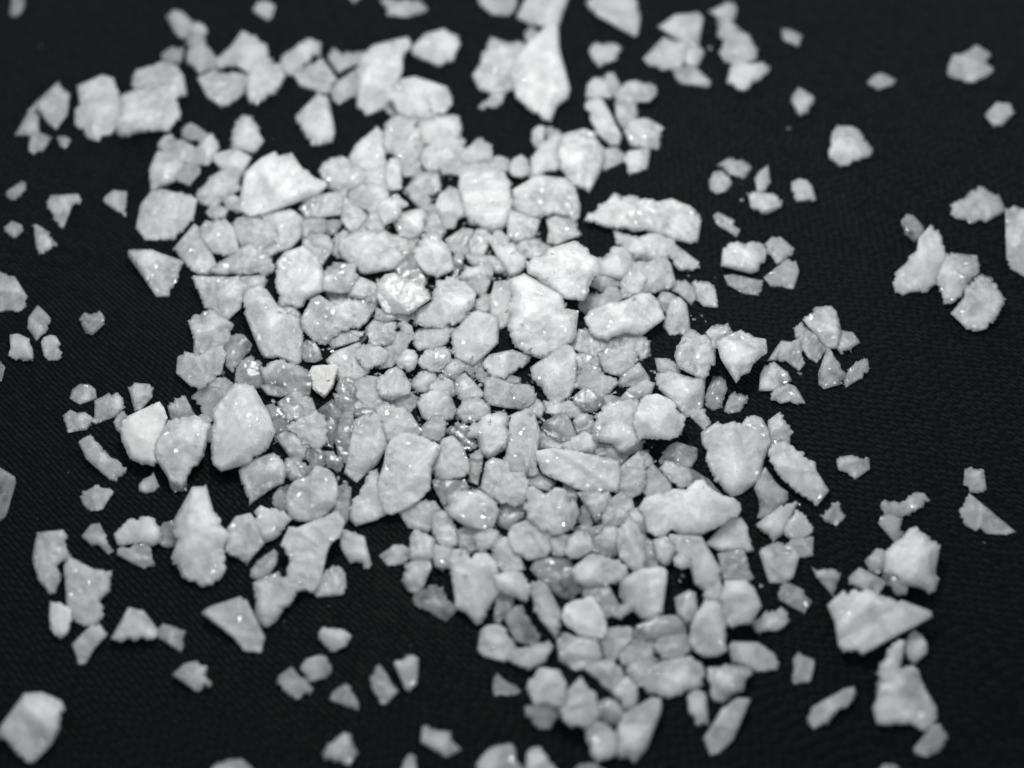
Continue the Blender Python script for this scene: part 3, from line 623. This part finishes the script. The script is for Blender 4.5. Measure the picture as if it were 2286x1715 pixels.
m0 124,65 126,58 130,53 136,56 141,63 141,71 137,76 131,80 126,76 124,70
s1 101,86 105,79 109,72 113,65 119,61 123,62 123,70 121,78 118,85 124,84 130,82 134,86 135,92 139,98 144,107 149,117 149,126 145,132 139,135 132,132 126,128 117,129 108,131 101,130 98,122 97,116 101,108 102,98 102,92 100,88|very large hooked claw-like grain in the lower right corner area|the claw-like grain
g0 131,150 136,144 141,138 146,132 151,130 155,135 158,140 153,146 151,152 146,155 141,156 133,155
m0 100,168 106,163 115,163 121,169 121,174 100,174
m0 31,77 35,71 40,74 46,77 49,79 47,86 46,93 40,94 33,97 30,94 32,87 31,82
m0 43,125 47,116 54,111 61,108 68,105 73,101 82,99 83,105 79,112 75,116 69,117 64,121 61,127 55,131 49,134 46,130|slim bone-shaped stick alone left of the claw-like grain|the bone-shaped stick
@1120 1265
m0 168,16 175,18 179,14 182,20 182,28 178,30 168,29
c0 25,2 28,-4 36,-7 46,-7 55,-5 58,2 62,10 60,16 67,16 66,20 60,22 58,27 52,26 44,20 38,16 31,9
g0 68,24 69,16 78,15 87,16 91,21 94,27 96,33 90,38 86,42 83,40 84,34 80,28
g0 98,20 99,12 106,8 114,4 122,2 130,2 135,5 134,14 133,22 132,30 131,38 124,43 116,42 112,38 108,34 102,37 97,42 93,40 97,34 102,30 98,25|large rough greyish grain with two feet below the wide oval grain|the two-footed grain
s0 22,20 25,14 30,12 35,15 38,21 42,28 47,34 50,40 49,47 47,54 44,57 41,54 37,48 32,43 28,36 25,28
c0 4,45 8,38 11,33 17,35 22,40 25,46 29,51 31,57 29,63 25,65 17,63 11,60 8,54 6,50
m0 7,76 11,70 17,67 24,66 31,63 38,62 41,66 38,72 35,78 30,82 22,84 15,80
g0 46,60 50,56 60,57 70,58 78,60 81,66 82,74 78,80 70,82 64,83 59,85 54,82 48,76 46,68|flat round grey grain below the bright white knob|the round grey grain
o2 50,40 52,33 58,29 66,28 71,25 77,26 80,32 83,38 86,46 86,54 82,60 73,58 65,56 58,51 52,47|bright opaque white knob-like grain in the lower right of the pile|the bright white knob
m0 82,60 88,52 96,50 104,51 109,55 105,62 101,68 95,72 91,78 87,76 86,70 83,65
c0 108,56 112,50 120,46 127,42 134,41 142,42 148,46 151,52 149,58 142,59 132,58 124,60 116,61 110,61|crown-shaped glassy glinting grain right of the bright white knob|the glassy crown
g0 98,74 104,67 110,62 118,62 124,64 123,70 124,76 128,77 122,82 114,82 106,82 100,80
m0 126,65 131,59 140,59 150,57 155,62 154,69 148,74 141,76 133,75 128,70
g0 143,26 148,22 154,20 159,22 161,28 161,36 158,44 153,48 149,44 145,38 143,32
m0 155,62 157,52 160,42 164,34 168,30 177,30 182,33 184,42 183,52 185,62 184,68 178,72 168,73 160,69|upright column-shaped grain at the pile's lower right edge|the upright column
m0 182,18 184,13 192,12 200,13 206,18 209,24 212,32 209,40 204,45 196,46 190,49 186,46 184,38 182,28
m0 187,66 192,62 200,63 211,63 214,66 218,68 224,72 228,79 226,85 216,86 208,83 200,80 190,78 188,72|bright caterpillar-like crusted stick at the lower right|the caterpillar-like stick
g0 170,84 176,82 186,81 196,83 206,84 206,88 201,92 200,99 197,104 191,104 187,109 182,112 176,111 172,106 172,95
m0 103,86 108,80 116,78 124,78 128,82 122,88 119,97 111,98 107,92
m2 117,99 119,90 124,83 132,78 140,76 148,74 156,74 163,79 167,86 167,92 163,99 156,103 146,106 136,108 126,107 120,104|large rounded loaf-shaped grain at the pile's bottom|the loaf-shaped grain
m0 70,84 76,81 84,78 91,78 97,83 98,90 100,94 103,98 96,103 91,103 84,98 79,92 74,89
m0 92,104 98,98 103,92 107,96 110,100 111,108 109,114 105,117 100,116 96,111
m0 153,107 157,103 163,102 168,106 170,113 169,122 170,130 165,131 160,130 155,122 154,114
m0 166,142 172,135 176,125 181,118 188,112 194,108 200,107 205,109 204,114 201,120 197,128 192,136 190,143 184,150 178,154 172,155 169,149|long slanted splinter alone at the bottom, right of the pile's foot|the long slanted splinter
c0 80,118 82,112 88,110 94,112 99,117 101,122 96,128 92,130 87,129 82,125|small dark clear bead between the leaf-like blade and its neighbours|the dark clear bead
m0 95,140 97,130 102,122 110,119 118,114 124,109 130,110 130,118 127,126 124,134 120,143 118,150 113,156 109,160 104,155 98,157 96,150|tall leaf-like blade leaning right at the pile's foot|the leaf-like blade
g0 69,130 73,126 80,128 87,132 93,138 95,146 93,154 87,157 79,160 75,155 72,145
m0 49,118 54,112 56,102 60,96 65,93 68,97 71,103 76,106 77,114 79,122 74,128 67,130 58,131 52,126 50,122
m0 20,116 27,114 35,113 44,115 47,119 46,125 40,133 33,133 26,128 22,122
m1 21,100 23,94 29,88 32,84 39,84 47,86 50,92 53,98 54,106 52,114 46,115 38,112 27,113 24,107|rounded shell-like milky grain at the pile's lower edge|the shell-like grain
m0 20,168 21,156 24,150 30,149 33,152 38,158 43,163 46,168 46,174 20,174
m0 59,168 64,163 72,162 80,165 86,168 86,174 59,174
"""

# ---------------------------------------------------------------- grains
# Plan outlines of the grains; one unit is 2.7125 photo pixels, '@' starts a new survey square (its corner).
U = 600.0 / 221.2
camp = np.array(camo.location)
fwd = np.array((0.0, math.cos(EL), -math.sin(EL)))
upv = np.array((0.0, math.sin(EL), math.cos(EL)))
rgt = np.array((1.0, 0.0, 0.0))


def rays(p):                      # p (n,2) outline units -> direction with unit depth
    x = (p[:, 0] * U - PW / 2) / FPX
    y = (PH / 2 - p[:, 1] * U) / FPX
    return fwd[None] + x[:, None] * rgt[None] + y[:, None] * upv[None]


def cloth_depth(p):
    return -camp[2] / rays(p)[:, 2]


def parse():
    out, ox, oy = [], 0, 0
    for ln in DATA.strip().split('\n'):
        if ln[0] == '@':
            ox, oy = [float(v) / U for v in ln[1:].split()]
            continue
        f = ln.split('|')
        code, pts = f[0][:2], f[0][3:]
        p = np.array([[float(v) for v in q.split(',')] for q in pts.split()])
        p += (ox, oy)
        out.append(dict(code=code[0], layer=int(code[1]), p=p, label=f[1] if len(f) > 1 else None, ref=f[2] if len(f) > 2 else None, i=len(out)))
    return out


def area2(p):
    q = np.roll(p, -1, 0)
    return 0.5 * np.sum(p[:, 0] * q[:, 1] - p[:, 1] * q[:, 0])


def jag(p, rng, amp, levels):
    wt = np.where(rng.random(len(p)) < 0.55, 0.25, 1.7)      # some fracture edges clean, some crumbly
    for lv in range(levels):
        q = np.roll(p, -1, 0)
        d = q - p
        L = np.hypot(d[:, 0], d[:, 1])
        nrm = np.stack([d[:, 1], -d[:, 0]], 1) * (np.minimum(L, 3.2) / np.maximum(L, 1e-6))[:, None]
        mid = (p + q) / 2 + nrm * (rng.normal(0, amp, len(p)) * wt)[:, None]
        keep = L > 1.6
        res, nw = [], []
        for a in range(len(p)):
            res.append(p[a])
            nw.append(wt[a])
            if keep[a]:
                res.append(mid[a])
                nw.append(wt[a])
        p, wt = np.array(res), np.array(nw)
    return p


def edge_dist(pts, poly):
    a, b = poly, np.roll(poly, -1, 0)
    ab = b - a
    L2 = np.maximum((ab ** 2).sum(1), 1e-9)
    ap = pts[:, None, :] - a[None]
    t = np.clip((ap * ab[None]).sum(2) / L2[None], 0, 1)
    dd = ap - t[:, :, None] * ab[None]
    return np.sqrt((dd ** 2).sum(2)).min(1)


def inside(pts, poly):
    x, y = pts[:, 0][:, None], pts[:, 1][:, None]
    x0, y0 = poly[:, 0][None], poly[:, 1][None]
    q = np.roll(poly, -1, 0)
    x1, y1 = q[:, 0][None], q[:, 1][None]
    c = ((y0 > y) != (y1 > y)) & (x < (x1 - x0) * (y - y0) / np.where(y1 == y0, 1e-9, y1 - y0) + x0)
    return (c.sum(1) % 2) == 1


class Body:
    """front / back relief of one grain over its outline (outline units)."""

    def __init__(s, poly, code, rng, soft):
        s.soft, s.kw = soft, rng.uniform(1.15, 1.9)
        s.poly, s.code = poly, code
        s.c = poly.mean(0)
        g = np.mgrid[poly[:, 0].min():poly[:, 0].max():1.0, poly[:, 1].min():poly[:, 1].max():1.0].reshape(2, -1).T
        g = g[inside(g, poly)]
        s.dm = max(edge_dist(g, poly).max(), 1.0) if len(g) else 1.0
        s.R = math.sqrt(abs(area2(poly)) / math.pi)
        s.seed = rng.uniform(-50, 50, 3)
        s.pl = []
        flat = rng.random() < 0.55
        for side in range(2):
            pl = []
            H = s.dm * (0.50 if flat else 0.74) * rng.uniform(0.85, 1.15)
            for kk in range(7):
                an = rng.uniform(0, 2 * math.pi)
                sl = rng.uniform(0.08, 0.7)
                o = s.c + rng.normal(0, 0.35, 2) * s.R
                pl.append((H * rng.uniform(0.75, 1.25), math.cos(an) * sl, math.sin(an) * sl, o))
            # extra faces added for glints, tilted near the lamp's mirror angle to the camera
            if side == 0 and (code in 'sc' or rng.random() < 0.4):
                for kk in range(2 if code in 'sc' else 1):
                    o = s.c + rng.normal(0, 0.2, 2) * s.R
                    pl.append((H * rng.uniform(0.6, 0.85), rng.normal(0, 0.11), 0.03 + rng.normal(0, 0.14), o))
            if side == 0 and code == 'b':
                pl = [(H * 0.62, 0.0, 0.02, s.c)] + pl[:3]  # added top face, angled to throw the lamp's glint at the camera
            s.pl.append((H, pl))

    def h(s, pts, d, side):
        H, pl = s.pl[side]
        t = np.clip(d / s.dm, 0, 1)
        if s.soft:
            h = 1.15 * H * np.sqrt(np.maximum(1 - (1 - t) ** 2, 0))
        else:                                           # broken shard: steep fracture faces, then a blunt top
            h = 1.1 * H * (0.12 * np.clip(t * 9, 0, 1) + 0.88 * np.clip(t * s.kw, 0, 1) ** 0.9)
        for (c0, gx, gy, o) in pl:
            q = c0 + gx * (pts[:, 0] - o[0]) + gy * (pts[:, 1] - o[1])
            h = np.minimum(h, np.maximum(q, 0.25 * H))
        if side == 1:
            h = h * 0.75
        return h

    def rough(s, pts):
        a = {'m': 0.03, 's': 0.075, 'g': 0.03, 'c': 0.08, 'o': 0.05, 't': 0.05, 'b': 0.07}[s.code]
        out = np.empty(len(pts))
        f1, f2 = 1.0 / max(s.dm * 0.55, 2.0), 1.0 / 2.4
        for i, (x, y) in enumerate(pts):
            v = (x * f1 + s.seed[0], y * f1 + s.seed[1], s.seed[2])
            w_ = (x * f2 + s.seed[1], y * f2 + s.seed[2], s.seed[0])
            r = 1 - 2 * abs(noise.noise(v))
            out[i] = a * s.dm * 0.9 * r + (a + 0.06) * 2.4 * noise.noise(w_)
        return out


NAME = {'m': 'milky_grain', 's': 'milky_grain', 'o': 'milky_grain', 't': 'cream_stone', 'b': 'glassy_grain', 'g': 'grey_flake', 'c': 'glassy_grain'}  # a couple of grey flakes stand for shade under larger grains
ALPHA = 0.65
PAD = 20
GW, GH = int(PW / U) + 2 * PAD + 2, int(PH / U) + 2 * PAD + 2
yy, xx = np.mgrid[0:GH, 0:GW]
gp = np.stack([xx.ravel() - PAD + 0.0, yy.ravel() - PAD + 0.0], 1)
CLOTH = cloth_depth(gp).reshape(GH, GW)
BUF = CLOTH.copy()


def chisel(p, eps):
    """straighten gently bent outline runs into fracture edges with sharp corners"""
    p = [q for q in p]
    while len(p) > 5:
        best, bi_ = 1e9, -1
        for k in range(len(p)):
            a, b, c = p[k - 1], p[k], p[(k + 1) % len(p)]
            d = c - a
            e = abs(d[0] * (b - a)[1] - d[1] * (b - a)[0]) / max(np.hypot(*d), 1e-6)
            if e < best:
                best, bi_ = e, k
        if best > eps:
            break
        p.pop(bi_)
    return np.array(p)


def swell(p, w_):
    d = np.roll(p, -1, 0) - p
    nrm = np.stack([d[:, 1], -d[:, 0]], 1)
    nrm = nrm / np.maximum(np.hypot(*nrm.T), 1e-6)[:, None]
    v = nrm + np.roll(nrm, 1, 0)
    v = v / np.maximum((v ** 2).sum(1) / 2.0, 0.6)[:, None]
    return p + v * w_


def build_grain(g):
    rng = np.random.default_rng(1000 + g['i'])
    p = g['p']
    if area2(p) < 0:
        p = p[::-1]
    near = sum(1 for o_ in GRAINS if o_ is not g and abs(o_['p'][0] - p[0]).max() < 70 and edge_dist(o_['p'], p).min() < 3.0)
    crowd = min(near / 4.0, 1.0)
    if g['code'] not in 'ot' and g['layer'] < 3:
        p = chisel(p, min(1.7, 0.085 * math.sqrt(abs(area2(p)))))
    p = swell(p, 0.35 + crowd * {0: 1.6, 1: 0.9, 2: 0.3, 3: 0.1}[g['layer']])
    smooth = g['layer'] == 3
    p = jag(p, rng, 0.06 if smooth else {'m': 0.13, 's': 0.16, 'g': 0.12, 'c': 0.12, 'o': 0.09, 't': 0.06, 'b': 0.12}[g['code']], 4)
    b = Body(p, g['code'], rng, smooth or g['code'] in 'ot' or rng.random() < 0.08)
    zc = cloth_depth(b.c[None])[0]
    sc = zc * U / FPX                                   # outline unit -> cm at that spot
    # resting depth: let the grain down until it touches the cloth or the grains under it
    x0, x1 = int(p[:, 0].min()), int(p[:, 0].max()) + 1
    y0, y1 = int(p[:, 1].min()), int(p[:, 1].max()) + 1
    gx, gy = np.meshgrid(np.arange(x0, x1 + 1), np.arange(y0, y1 + 1))
    q = np.stack([gx.ravel(), gy.ravel()], 1).astype(float)
    ix, iy = np.clip(q[:, 0].astype(int) + PAD, 0, GW - 1), np.clip(q[:, 1].astype(int) + PAD, 0, GH - 1)
    m = inside(q, p)
    q, ix, iy = q[m], ix[m], iy[m]
    d = edge_dist(q, p)
    hf, hb = b.h(q, d, 0) * sc, b.h(q, d, 1) * sc
    cz = CLOTH[iy, ix]
    tilt = ALPHA * (cz - zc)
    D = (cz - tilt - hb).min() + 0.04 * b.dm * sc
    bz = BUF[iy, ix]
    cov = bz < cz - 1e-5
    if cov.mean() > 0.03:
        D = min(D, np.percentile((bz - tilt - 0.4 * hb)[cov], 24))
    np.minimum.at(BUF, (iy, ix), D + tilt - hf)
    # surface points
    st = 1.75 if b.dm > 6 else 1.45
    jx, jy = np.meshgrid(np.arange(p[:, 0].min(), p[:, 0].max(), st), np.arange(p[:, 1].min(), p[:, 1].max(), st * 0.87))
    jx[1::2] += st / 2
    t = np.stack([jx.ravel(), jy.ravel()], 1) + rng.uniform(-0.42, 0.42, (jx.size, 2)) * st
    t = t[inside(t, p)]
    dt = edge_dist(t, p)
    t, dt = t[dt > 0.35], dt[dt > 0.35]
    nb = len(p)
    allv = np.concatenate([p, t])
    V2, E2, F2, ov, oe, of = delaunay_2d_cdt([Vector(v) for v in allv.tolist()], [(i, (i + 1) % nb) for i in range(nb)], [list(range(nb))], 1, 1e-4)
    v2 = np.array([(v.x, v.y) for v in V2])
    bd = edge_dist(v2, p)
    onb = bd < 0.02
    rf = b.rough(v2) * np.clip(bd / 2.0, 0, 1)
    rb = b.rough(v2 + 100) * np.clip(bd / 2.0, 0, 1)
    if smooth:
        rf *= 0.6
    hF = np.maximum(b.h(v2, bd, 0) + rf, 0.12 * bd)
    hB = np.maximum(b.h(v2, bd, 1) + rb, 0.12 * bd)
    R = rays(v2)
    base = D + ALPHA * (cloth_depth(v2) - zc)
    P0 = camp[None] + R * base[:, None]
    ax = -(rays(b.c[None])[0])                          # grain's own thickness axis
    PF = P0 + ax[None] * (hF * sc)[:, None]
    PB = P0 - ax[None] * (hB * sc)[:, None]
    n2 = len(v2)
    bi = {}
    verts = PF.tolist()
    for i in range(n2):
        if onb[i]:
            bi[i] = i
            verts[i] = P0[i].tolist()
        else:
            bi[i] = len(verts)
            verts.append(PB[i].tolist())
    faces = []
    for f in F2:
        f = list(f)
        a2 = sum(v2[f[k]][0] * v2[f[(k + 1) % len(f)]][1] - v2[f[(k + 1) % len(f)]][0] * v2[f[k]][1] for k in range(len(f)))
        if abs(a2) < 1e-9:
            continue
        ff = f if a2 < 0 else f[::-1]                   # photo y runs down: clockwise faces the viewer
        faces.append(ff)
        bk = [bi[k] for k in ff[::-1]]
        if not all(onb[k] for k in ff):
            faces.append(bk)
    verts = np.array(verts)
    zmin = verts[:, 2].min()
    org = np.array([verts[:, 0].mean(), verts[:, 1].mean(), max(zmin, 0.0)])
    if cov.mean() <= 0.03 and zmin < 0:
        verts[:, 2] -= 0.0
    me = bpy.data.meshes.new(NAME[g['code']])
    me.from_pydata((verts - org).tolist(), [], faces)
    me.polygons.foreach_set('use_smooth', [True] * len(me.polygons))
    me.set_sharp_from_angle(angle=math.radians(75 if smooth else 17))
    me.materials.append(MAT[g['code']])
    me.update()
    o = bpy.data.objects.new(NAME[g['code']], me)
    o.location = org.tolist()
    C.objects.link(o)
    g['o'] = o
    g['area'] = abs(area2(p))
    g['c'] = b.c
    ev = np.linalg.eigvalsh(np.cov(p.T)) if len(p) > 2 else (1, 1)
    g['asp'] = math.sqrt(max(ev[1], 1e-6) / max(ev[0], 1e-6))
    g['ang'] = p
    g['full'] = g['area'] / (math.pi * max(np.hypot(*(p - b.c).T)) ** 2)


GRAINS = parse()
for g in sorted(GRAINS, key=lambda q: (q['layer'], q['i'])):
    build_grain(g)

# ---------------------------------------------------------------- crumbs: chips too small to pick apart, lying in the gaps of the pile
def crumbs():
    rng = np.random.default_rng(77)
    vs, fs, n = [], [], 0
    cs = np.array([g['c'] for g in GRAINS])
    while n < 170:
        c = np.array((rng.normal(405, 110), rng.normal(320, 125)))
        if rng.random() < 0.12:
            c = rng.uniform((0, 0), (842, 632))
        i, j = int(c[0]) + PAD, int(c[1]) + PAD
        if not (0 <= i < GW and 0 <= j < GH) or BUF[j, i] < CLOTH[j, i] - 1e-4:
            continue
        if n > 25 and np.sort(np.hypot(*(cs - c).T))[4] > 30:
            continue
        r = rng.uniform(1.0, 3.2) if n > 25 else rng.uniform(0.5, 1.1)
        z = cloth_depth(c[None])[0]
        o = camp + rays(c[None])[0] * z
        s = r * z * U / FPX
        k = len(vs)
        pts = []
        for q in range(9):
            v = rng.normal(0, 1, 3)
            v /= np.linalg.norm(v)
            pts.append(o + v * s * rng.uniform(0.6, 1.2, 3) * (1, 1, 0.7) + (0, 0, 0.45 * s))
        hull.append(pts)
        n += 1
    n = 0
    while n < 210:                                      # splinters caught on top of and between the grains
        c = np.array((rng.normal(400, 95), rng.normal(310, 105)))
        i, j = int(c[0]) + PAD, int(c[1]) + PAD
        if not (2 <= i < GW - 2 and 2 <= j < GH - 2) or BUF[j, i] > CLOTH[j, i] - 1e-4:
            continue
        w5 = BUF[j - 2:j + 3, i - 2:i + 3]
        if w5.max() - w5.min() < 0.02 and rng.random() < 0.8:      # mostly in the crevices
            continue
        z = np.percentile(w5, 45)
        o = camp + rays(c[None])[0] * z
        s = rng.uniform(1.1, 3.0) * z * U / FPX
        el = rng.normal(0, 1, 3)
        el /= np.linalg.norm(el)
        pts = []
        for q in range(8):
            v = rng.normal(0, 1, 3)
            v /= np.linalg.norm(v)
            v = v * 0.75 + el * (v @ el) * rng.uniform(0.4, 1.3)
            pts.append(o + v * s - fwd * 0.5 * s)
        hull.append(pts)
        n += 1


import bmesh
hull = []
crumbs()
bm = bmesh.new()
for pts in hull:
    vv = [bm.verts.new(Vector(q.tolist())) for q in pts]
    r_ = bmesh.ops.convex_hull(bm, input=vv)
    bmesh.ops.delete(bm, geom=list({e for e in r_['geom_interior'] if isinstance(e, bmesh.types.BMVert)}), context='VERTS')
cm = bpy.data.meshes.new('crystal_crumbs')
bm.to_mesh(cm)
bm.free()
cm.materials.append(MAT['s'])
cm.materials.append(MAT['c'])
for f_ in cm.polygons:
    f_.material_index = 1 if noise.noise(Vector(f_.center) * 9.0) > 0.05 else 0
co = bpy.data.objects.new('crystal_crumbs', cm)
co['kind'] = 'stuff'
co['label'] = 'tiny pale crumbs and dust specks between the grains'
co['category'] = 'crumbs'
C.objects.link(co)

# ---------------------------------------------------------------- labels
GROUP = {'m': 'milky grains strewn on the cloth', 's': 'milky grains strewn on the cloth', 'o': 'milky grains strewn on the cloth',
         't': None, 'b': 'glassy clear grains', 'g': 'grey translucent flakes', 'c': 'glassy clear grains'}
LOOK = {'m': 'milky', 's': 'glinting', 'g': 'greyish translucent', 'c': 'glassy', 'o': 'opaque white', 't': 'cream', 'b': 'glassy'}
CAT = {'m': 'crystal', 's': 'crystal', 'g': 'flake', 'c': 'crystal', 'o': 'crystal', 't': 'stone', 'b': 'crystal'}
LM = [g for g in GRAINS if g['ref']]


def side(g, l):
    dx, dy = g['c'] - l['c']
    if abs(dy) > 1.6 * abs(dx):
        return 'below' if dy > 0 else 'above'
    if abs(dx) > 1.6 * abs(dy):
        return 'right of' if dx > 0 else 'left of'
    return ('lower' if dy > 0 else 'upper') + (' right of' if dx > 0 else ' left of')


def look(g):
    a = g['area']
    size = 'tiny' if a < 90 else 'small' if a < 260 else 'medium-sized' if a < 520 else 'large'
    ec = g['p'][0]
    shape = 'elongated' if g['asp'] > 1.75 else 'oblong' if g['asp'] > 1.35 else 'rounded' if g['full'] > 0.62 else 'angular'
    noun = 'flake' if g['code'] == 'g' else 'grain'
    return '%s %s %s %s' % (size, shape, LOOK[g['code']], noun)


used = set(g['label'] for g in GRAINS if g['label'])
for g in sorted(GRAINS, key=lambda q: -q['area']):
    if g['label'] is None:
        ls = sorted(LM, key=lambda l: float(np.hypot(*(g['c'] - l['c']))))[:6]
        gap = 'just '
        cand = ['%s just %s %s' % (look(g), side(g, ls[0]), ls[0]['ref'])]
        for a in range(0, 4):
            for b in range(a + 1, 5):
                cand.append('%s %s %s and %s %s' % (look(g), side(g, ls[a]), ls[a]['ref'], side(g, ls[b]), ls[b]['ref']))
        for cdd in cand:
            cdd = cdd.replace('just upper', 'at upper').replace('just lower', 'at lower')
            if cdd not in used and len(cdd.split()) <= 16:
                g['label'] = cdd
                break
        else:
            g['label'] = cand[0]
        used.add(g['label'])
    g['o']['label'] = g['label']
    g['o']['category'] = CAT[g['code']]
    if GROUP[g['code']]:
        g['o']['group'] = GROUP[g['code']]
